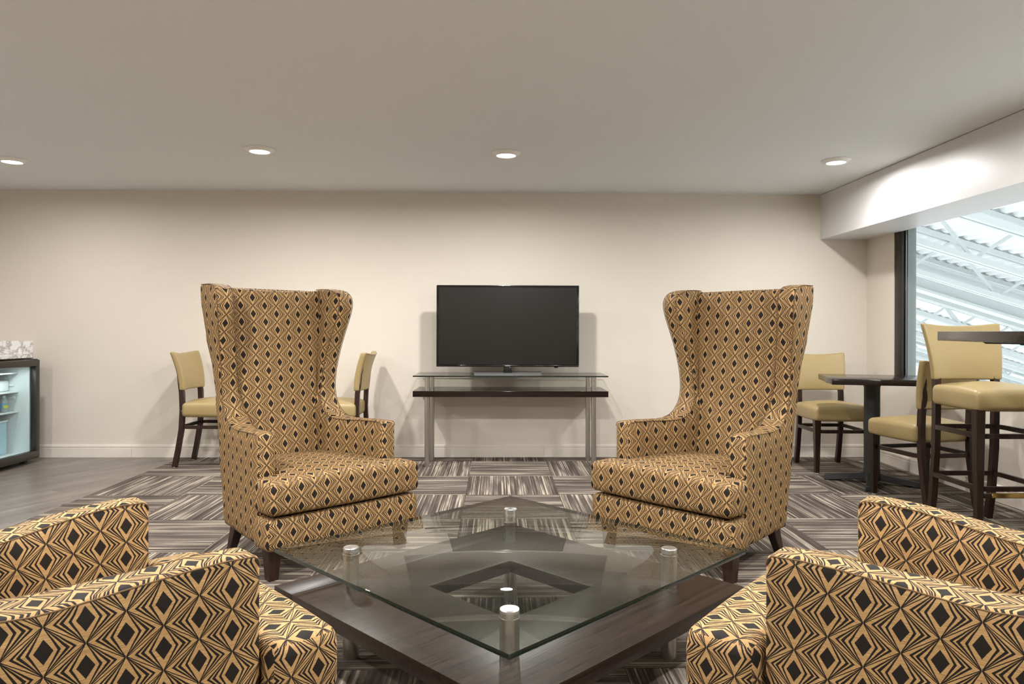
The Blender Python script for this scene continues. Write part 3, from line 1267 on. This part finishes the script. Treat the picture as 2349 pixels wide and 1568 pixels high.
make_tv()


# ================================================================== dining chairs and bar stools
def ring_path(x, y0, y1, z, r=0.06, n=6, bow=0.02):
    pts = []
    cs = [(x - r, y1 - r, 0), (-x + r, y1 - r, PI / 2), (-x + r, y0 + r, PI), (x - r, y0 + r, 1.5 * PI)]
    for cx, cy, a0 in cs:
        for k in range(n + 1):
            a = a0 + (PI / 2) * k / n
            pts.append((cx + r * math.cos(a), cy + r * math.sin(a), z))
    return pts


def make_side_chair(name, bar):
    root = empty(name)
    hs = 0.77 if bar else 0.50
    up = hs - 0.50
    hwf, hwr = (0.225, 0.205)
    th = 0.105
    nx = ny = 10
    xs = frange(-hwf, hwf, nx)
    ys = frange(-0.225, 0.20, ny)
    crown = lambda x, y: 0.034 * max(0.0, 1 - (x / 0.24) ** 2) * max(0.0, 1 - (y / 0.24) ** 2)
    me = tee_slab(xs, ys, lambda x, y: True, hs - th, hs, crown, 0.028, 'seat', 4)
    for v in me.vertices:
        v.co.x *= 1 - (1 - hwr / hwf) * (v.co.y + 0.225) / 0.425
    me.update()
    link('seat', me, 'tan_vinyl', root)
    # upholstered back, curved in plan, wider at its top
    zb0, zb1 = (0.60 + up, 0.885 + up) if not bar else (0.80, 1.105)

    def bpos(u, v, k):
        z = zb0 + (zb1 - zb0) * v
        t = 2 * u - 1
        hw = (0.188 + 0.028 * v ** 1.3) * (1.03 if bar else 1.0)
        y = 0.178 + 0.062 * v * v + 0.030 * (1 - t * t) + (0.044 if k else 0.0)
        if k == 0:
            y -= 0.008 * (1 - t * t) * math.sin(PI * v)
        zz = z + (0.016 * t * t * v ** 4)
        return (t * hw, y, zz)
    link('backrest', grid_slab(14, 10, bpos, 0.011, 'backrest', 3), 'tan_vinyl', root)
    # stitched welt round the rear face
    pts = [bpos(u, 0.03, 1) for u in frange(0.03, 0.97, 8)] + [bpos(0.97, v, 1) for v in frange(0.1, 0.9, 6)] + [bpos(u, 0.97, 1) for u in frange(0.97, 0.03, 10)] + [bpos(0.03, v, 1) for v in frange(0.9, 0.1, 6)]
    bm = bmesh.new()
    add_sweep(bm, [(p[0], p[1] + 0.0005, p[2]) for p in pts], 0.0025, 0.0025, closed=True, round_n=6, up=Vector((0, 1, 0)))
    link('welt', finish(bm, 'welt', 60), 'welt_vinyl', root)
    for sx in (-1, 1):
        bm = bmesh.new()
        add_frustum(bm, (sx * 0.192, -0.192, 0.006), (0.0155, 0.0155), (sx * 0.192, -0.190, hs - th + 0.01), (0.024, 0.024))
        bevel_all(bm, 0.003, 1)
        leg = link('leg', finish(bm, 'leg', 30), 'chair_wood', root)
        bm = bmesh.new()
        add_lathe(bm, [(0, 0), (0.012, 0), (0.012, 0.007), (0, 0.007)], 14, sx * 0.192, -0.192)
        link('glide', finish(bm, 'glide', 30), 'glide', leg)
        path = [(sx * 0.168, 0.262, 0.006), (sx * 0.168, 0.236, 0.14), (sx * 0.168, 0.210, 0.30 + up * 0.4), (sx * 0.168, 0.203, hs - 0.05), (sx * 0.168, 0.208, hs + 0.08),
                (sx * 0.166, 0.214, zb0 + 0.02), (sx * 0.164, 0.226, zb0 + 0.45 * (zb1 - zb0)), (sx * 0.16, 0.244, zb0 + 0.75 * (zb1 - zb0))]
        bm = bmesh.new()
        add_sweep(bm, path, 0.0165, 0.0175, up=Vector((0, 1, 0)))
        leg = link('leg', finish(bm, 'leg', 40), 'chair_wood', root)
        bm = bmesh.new()
        add_lathe(bm, [(0, 0), (0.012, 0), (0.012, 0.007), (0, 0.007)], 14, sx * 0.168, 0.262)
        link('glide', finish(bm, 'glide', 30), 'glide', leg)
        bm = bmesh.new()
        add_lathe(bm, [(0, -0.004), (0.006, -0.004), (0.006, 0.0), (0, 0.001)], 10)
        bmesh.ops.rotate(bm, verts=bm.verts, cent=(0, 0, 0), matrix=Matrix.Rotation(PI / 2 * sx, 3, 'Y'))
        link('bolt', finish(bm, 'bolt', 30), 'chrome_dark', leg, (sx * 0.1855, 0.202, hs - 0.06))
    for z in ((0.535, 0.265) if bar else (0.315,)):
        bm = bmesh.new()
        sp = 0.20 + max(0.0, (0.30 + up * 0.4 - z)) * 0.14 + 0.012
        add_sweep(bm, ring_path(0.186, -0.19, sp, z), 0.009, 0.0125, closed=True)
        link('stretcher_ring', finish(bm, 'stretcher_ring', 40), 'chair_wood', root)
    if bar:
        fr = link('foot_rail', box_mesh(-0.17, 0.17, -0.205, -0.180, 0.220, 0.242, 0.003, 1), 'chair_wood', root)
        link('foot_plate', box_mesh(-0.13, 0.13, -0.2075, -0.178, 0.2225, 0.2445, 0.002, 1), 'brass', fr)
    return root


def place_chair(o, x, y, deg):
    X, Y = cw(x, y)
    o.location = (X, Y, 0)
    o.rotation_euler = (0, 0, math.radians(deg) - YAW)


dining = make_side_chair('dining_chair', False)
GD = 'tan vinyl dining chairs'
dspots = [((-2.36, 5.80, 90), 'tan vinyl dining chair facing right, between fridge and left wing chair'),
          ((-1.405, 5.78, -90), 'tan vinyl dining chair facing left, showing behind the left wing chair'),
          ((2.50, 5.66, 0), 'tan vinyl dining chair against the far wall behind the dark table'),
          ((2.617, 4.624, 190), 'tan vinyl dining chair with its back to the viewer at the dark table')]
for i, ((x, y, d), lab) in enumerate(dspots):
    o = dining if i == 0 else copy_tree(dining)
    place_chair(o, x, y, d)
    tag(o, lab, 'chair', GD)

stool = make_side_chair('bar_stool', True)
GS = 'tan vinyl bar stools'
for i, ((x, y, d), lab) in enumerate([((2.58, 3.90, 1), 'tall tan vinyl bar stool with its back to the window'),
                                      ((2.77, 3.39, -90), 'bar stool cut by the right edge, only a sliver of seat showing')]):
    o = stool if i == 0 else copy_tree(stool)
    place_chair(o, x, y, d)
    tag(o, lab, 'stool', GS)


# ================================================================== pedestal tables
def make_pedestal_table(name, x, y, deg, ext, ztop, thick, foot, base_deg, label):
    X, Y = cw(x, y)
    root = tag(empty(name, (X, Y, 0), math.radians(deg) - YAW), label, 'table')
    link('table_top', box_mesh(*ext, ztop - thick, ztop, 0.003, 2), 'table_laminate', root)
    bm = bmesh.new()
    add_lathe(bm, [(0, 0.03), (0.062, 0.03), (0.056, 0.07), (0.052, 0.12), (0.052, ztop - thick - 0.035), (0.058, ztop - thick - 0.012), (0.075, ztop - thick), (0, ztop - thick)], 32)
    link('column', finish(bm, 'column', 35), 'black_metal', root)
    for k in range(4):
        a = math.radians(base_deg + 90 * k)
        bm = bmesh.new()
        n = 6
        rings = []
        for i in range(n + 1):
            t = i / n
            r = 0.02 + foot * t
            hw = 0.034 - 0.004 * t
            zt = 0.085 - 0.05 * t ** 0.7
            zb = 0.03 * (1 - t ** 2) if t < 1 else 0.0
            zb = max(0.0, 0.035 * (1 - t) - 0.0)
            rings.append([bm.verts.new((r, s * w, z)) for s, w, z in ((-1, hw, zb), (1, hw, zb), (1, hw * 0.75, zt), (-1, hw * 0.75, zt))])
        for p, q in zip(rings[:-1], rings[1:]):
            for m in range(4):
                bm.faces.new((p[m], p[(m + 1) % 4], q[(m + 1) % 4], q[m]))
        bm.faces.new(rings[0][::-1])
        bm.faces.new(rings[-1])
        bevel_all(bm, 0.004, 1)
        link('foot', finish(bm, 'foot', 35), 'black_metal', root, (0, 0, 0), (0, 0, a))
        bm = bmesh.new()
        zt = ztop - thick - 0.0005
        add_frustum(bm, (0.17, 0, zt - 0.012), (0.12, 0.014), (0.17, 0, zt), (0.14, 0.02))
        link('top_bracket', finish(bm, 'top_bracket', 30), 'black_metal', root, (0, 0, 0), (0, 0, a))
    return root


make_pedestal_table('dining_table', 2.545, 5.11, -15, (-0.31, 0.43, -0.31, 0.31), 0.752, 0.040, 0.29, -14, 'square dark dining table on a black cross-foot column by the window')
make_pedestal_table('bar_table', 2.379, 3.147, -15, (-0.37, 0.40, -0.75, 0.37), 1.0715, 0.045, 0.30, 45, 'tall dark bar table at the right edge in front of the stools')


# ================================================================== counter and glass-door fridge
def make_counter():
    root = tag(empty('countertop', (-4.2, 5.0, 0.834)), 'white marble countertop with a low backsplash above the fridge', 'countertop')
    bx, by, bz = root.location
    link('slab', box_mesh(LEFT_X - bx, -3.885 - bx, 5.30 - by, WALL_Y - by, 0.0, 0.030, 0.002, 1), 'marble', root)
    link('backsplash', box_mesh(LEFT_X + 0.02 - bx, -3.885 - bx, WALL_Y - 0.02 - by, WALL_Y - by, 0.030, 0.140, 0.0015, 1), 'marble', root)


make_counter()


def make_fridge():
    FX = -3.705   # door front
    Y0, Y1 = 5.36, 5.945
    Z1 = 0.826
    root = tag(empty('fridge', (FX - 0.3, (Y0 + Y1) / 2, 0)), 'small black fridge with a glass door under the marble counter', 'fridge')
    o = Vector(root.location)

    def b(name, x0, x1, y0, y1, z0, z1, mat, par=root, r=0.0):
        return link(name, box_mesh(x0 - o.x, x1 - o.x, y0 - o.y, y1 - o.y, z0 - o.z, z1 - o.z, r), mat, par)
    XB = LEFT_X + 0.22
    body = b('cabinet_side', XB, FX - 0.05, Y1 - 0.02, Y1, 0.03, Z1 - 0.012, 'fridge_black')
    b('cabinet_side', XB, FX - 0.05, Y0, Y0 + 0.02, 0.03, Z1 - 0.012, 'fridge_black')
    b('cabinet_top', XB, FX - 0.05, Y0 + 0.02, Y1 - 0.02, Z1 - 0.04, Z1 - 0.012, 'fridge_black')
    b('cabinet_floor', XB, FX - 0.05, Y0 + 0.02, Y1 - 0.02, 0.03, 0.06, 'fridge_black')
    b('liner', XB, XB + 0.02, Y0 + 0.02, Y1 - 0.02, 0.06, Z1 - 0.04, 'fridge_liner')
    b('liner', XB + 0.02, FX - 0.055, Y1 - 0.045, Y1 - 0.02, 0.06, Z1 - 0.04, 'fridge_liner')
    b('liner', XB + 0.02, FX - 0.055, Y0 + 0.02, Y0 + 0.045, 0.06, Z1 - 0.04, 'fridge_liner')
    b('liner', XB + 0.02, FX - 0.055, Y0 + 0.045, Y1 - 0.045, 0.06, 0.075, 'fridge_liner')
    b('liner', XB + 0.02, FX - 0.055, Y0 + 0.045, Y1 - 0.045, Z1 - 0.06, Z1 - 0.04, 'fridge_liner')
    for fy in (Y0 + 0.05, Y1 - 0.05):
        b('foot', FX - 0.12, FX - 0.08, fy - 0.02, fy + 0.02, 0.0, 0.03, 'black_metal')
    door = empty('door')
    door.parent = root
    fw = 0.045
    for nm, y0, y1, z0, z1 in (('door_rail', Y0, Y1, 0.035, 0.035 + fw + 0.015), ('door_rail', Y0, Y1, Z1 - fw - 0.005, Z1), ('door_stile', Y0, Y0 + fw, 0.035 + fw + 0.015, Z1 - fw - 0.005), ('door_stile', Y1 - fw, Y1, 0.035 + fw + 0.015, Z1 - fw - 0.005)):
        b(nm, FX - 0.045, FX, y0, y1, z0, z1, 'fridge_black', door, 0.003)
    b('door_pane', FX - 0.03, FX - 0.024, Y0 + fw - 0.005, Y1 - fw + 0.005, 0.09, Z1 - fw, 'fridge_glass', door)
    b('hinge', FX - 0.10, FX - 0.008, Y1 - 0.05, Y1 - 0.012, Z1, Z1 + 0.006, 'black_metal', door)
    for z in (0.56, 0.66, 0.745 - 0.0):
        b('side_rib', XB + 0.05, FX - 0.17, Y1 - 0.055, Y1 - 0.045, z - 0.045, z - 0.03, 'fridge_liner')
    SX0, SX1 = XB + 0.03, FX - 0.14
    for z in (0.717, 0.565, 0.405):
        b('shelf', SX0, SX1, Y0 + 0.05, Y1 - 0.05, z, z + 0.008, 'fridge_liner')
    ld = bpy.data.lights.new('fridge_light', 'AREA')
    ld.shape = 'RECTANGLE'
    ld.size, ld.size_y = 0.03, 0.3
    ld.energy = 0.75
    ld.color = (0.93, 0.99, 1.0)
    lo = bpy.data.objects.new('fridge_light', ld)
    COL.objects.link(lo)
    lo.parent = root
    lo.location = (FX - 0.09 - o.x, (Y0 + Y1) / 2 - o.y, Z1 - 0.065)
    # contents
    bm = bmesh.new()
    add_lathe(bm, [(0, 0), (0.028, 0), (0.031, 0.006), (0.031, 0.075), (0.026, 0.095), (0.013, 0.112), (0.012, 0.118), (0, 0.118)], 20)
    bot = finish(bm, 'bottle_body', 40)
    bm = bmesh.new()
    add_lathe(bm, [(0.0315, 0.030), (0.0318, 0.031), (0.0318, 0.066), (0.0315, 0.067)], 20)
    lab1 = finish(bm, 'bottle_label', 40)
    bm = bmesh.new()
    add_lathe(bm, [(0, 0.129), (0.014, 0.129), (0.014, 0.113), (0.0125, 0.112)], 16)
    cap = finish(bm, 'cap', 40)
    bm = bmesh.new()
    n = 20
    for i in range(8):
        a0, a1 = 2 * PI * i / n - 0.2, 2 * PI * (i + 1) / n - 0.2
        r = 0.0322
        bm.faces.new([bm.verts.new((r * math.cos(a), r * math.sin(a), z)) for a, z in ((a0, 0.032), (a1, 0.032), (a1, 0.056), (a0, 0.056))])
    lab2 = finish(bm, 'label_patch', 40)
    for (bx, by, bz), lab in (((-3.95, 5.76, 0.576), 'small water bottle with blue and yellow label on the upper fridge shelf'),
                              ((-3.91, 5.82, 0.415), 'right water bottle with blue label on the middle fridge shelf'),
                              ((-3.92, 5.73, 0.415), 'left water bottle with blue label on the middle fridge shelf')):
        r = tag(empty('water_bottle', (bx, by, bz)), lab, 'bottle', 'water bottles in the fridge')
        link('bottle_body', bot, 'bottle_plastic', r)
        link('bottle_label', lab1, 'bottle_label', r)
        link('label_patch', lab2, 'label_yellow', r, None, (0, 0, -0.9))
        link('cap', cap, 'fridge_liner', r)
    # crate at the bottom
    r = tag(empty('storage_bin', (-4.06, 5.70, 0.077)), 'clear blue plastic bin on the fridge floor', 'bin')
    bm = bmesh.new()
    add_box(bm, -0.16, 0.14, -0.16, 0.17, 0.0, 0.006)
    add_box(bm, 0.134, 0.14, -0.16, 0.17, 0.006, 0.26)
    add_box(bm, -0.16, -0.154, -0.16, 0.17, 0.006, 0.26)
    add_box(bm, -0.154, 0.134, 0.164, 0.17, 0.006, 0.26)
    add_box(bm, -0.154, 0.134, -0.16, -0.154, 0.006, 0.26)
    link('bin_body', finish(bm, 'bin_body', 0), 'crate_plastic', r)
    bm = bmesh.new()
    add_sweep(bm, ring_path(0.155, -0.167, 0.177, 0.262, 0.02, 3), 0.008, 0.006, closed=True)
    link('rim', finish(bm, 'rim', 40), 'fridge_liner', r, (-0.01, 0, 0))
    r = tag(link('plastic_tub', box_mesh(-0.05, 0.05, -0.05, 0.05, 0, 0.085, 0.012, 3), 'fridge_liner', None, (-3.96, 5.835, 0.575)),
            'white plastic tub beside the bottle on the upper fridge shelf', 'tub')


make_fridge()
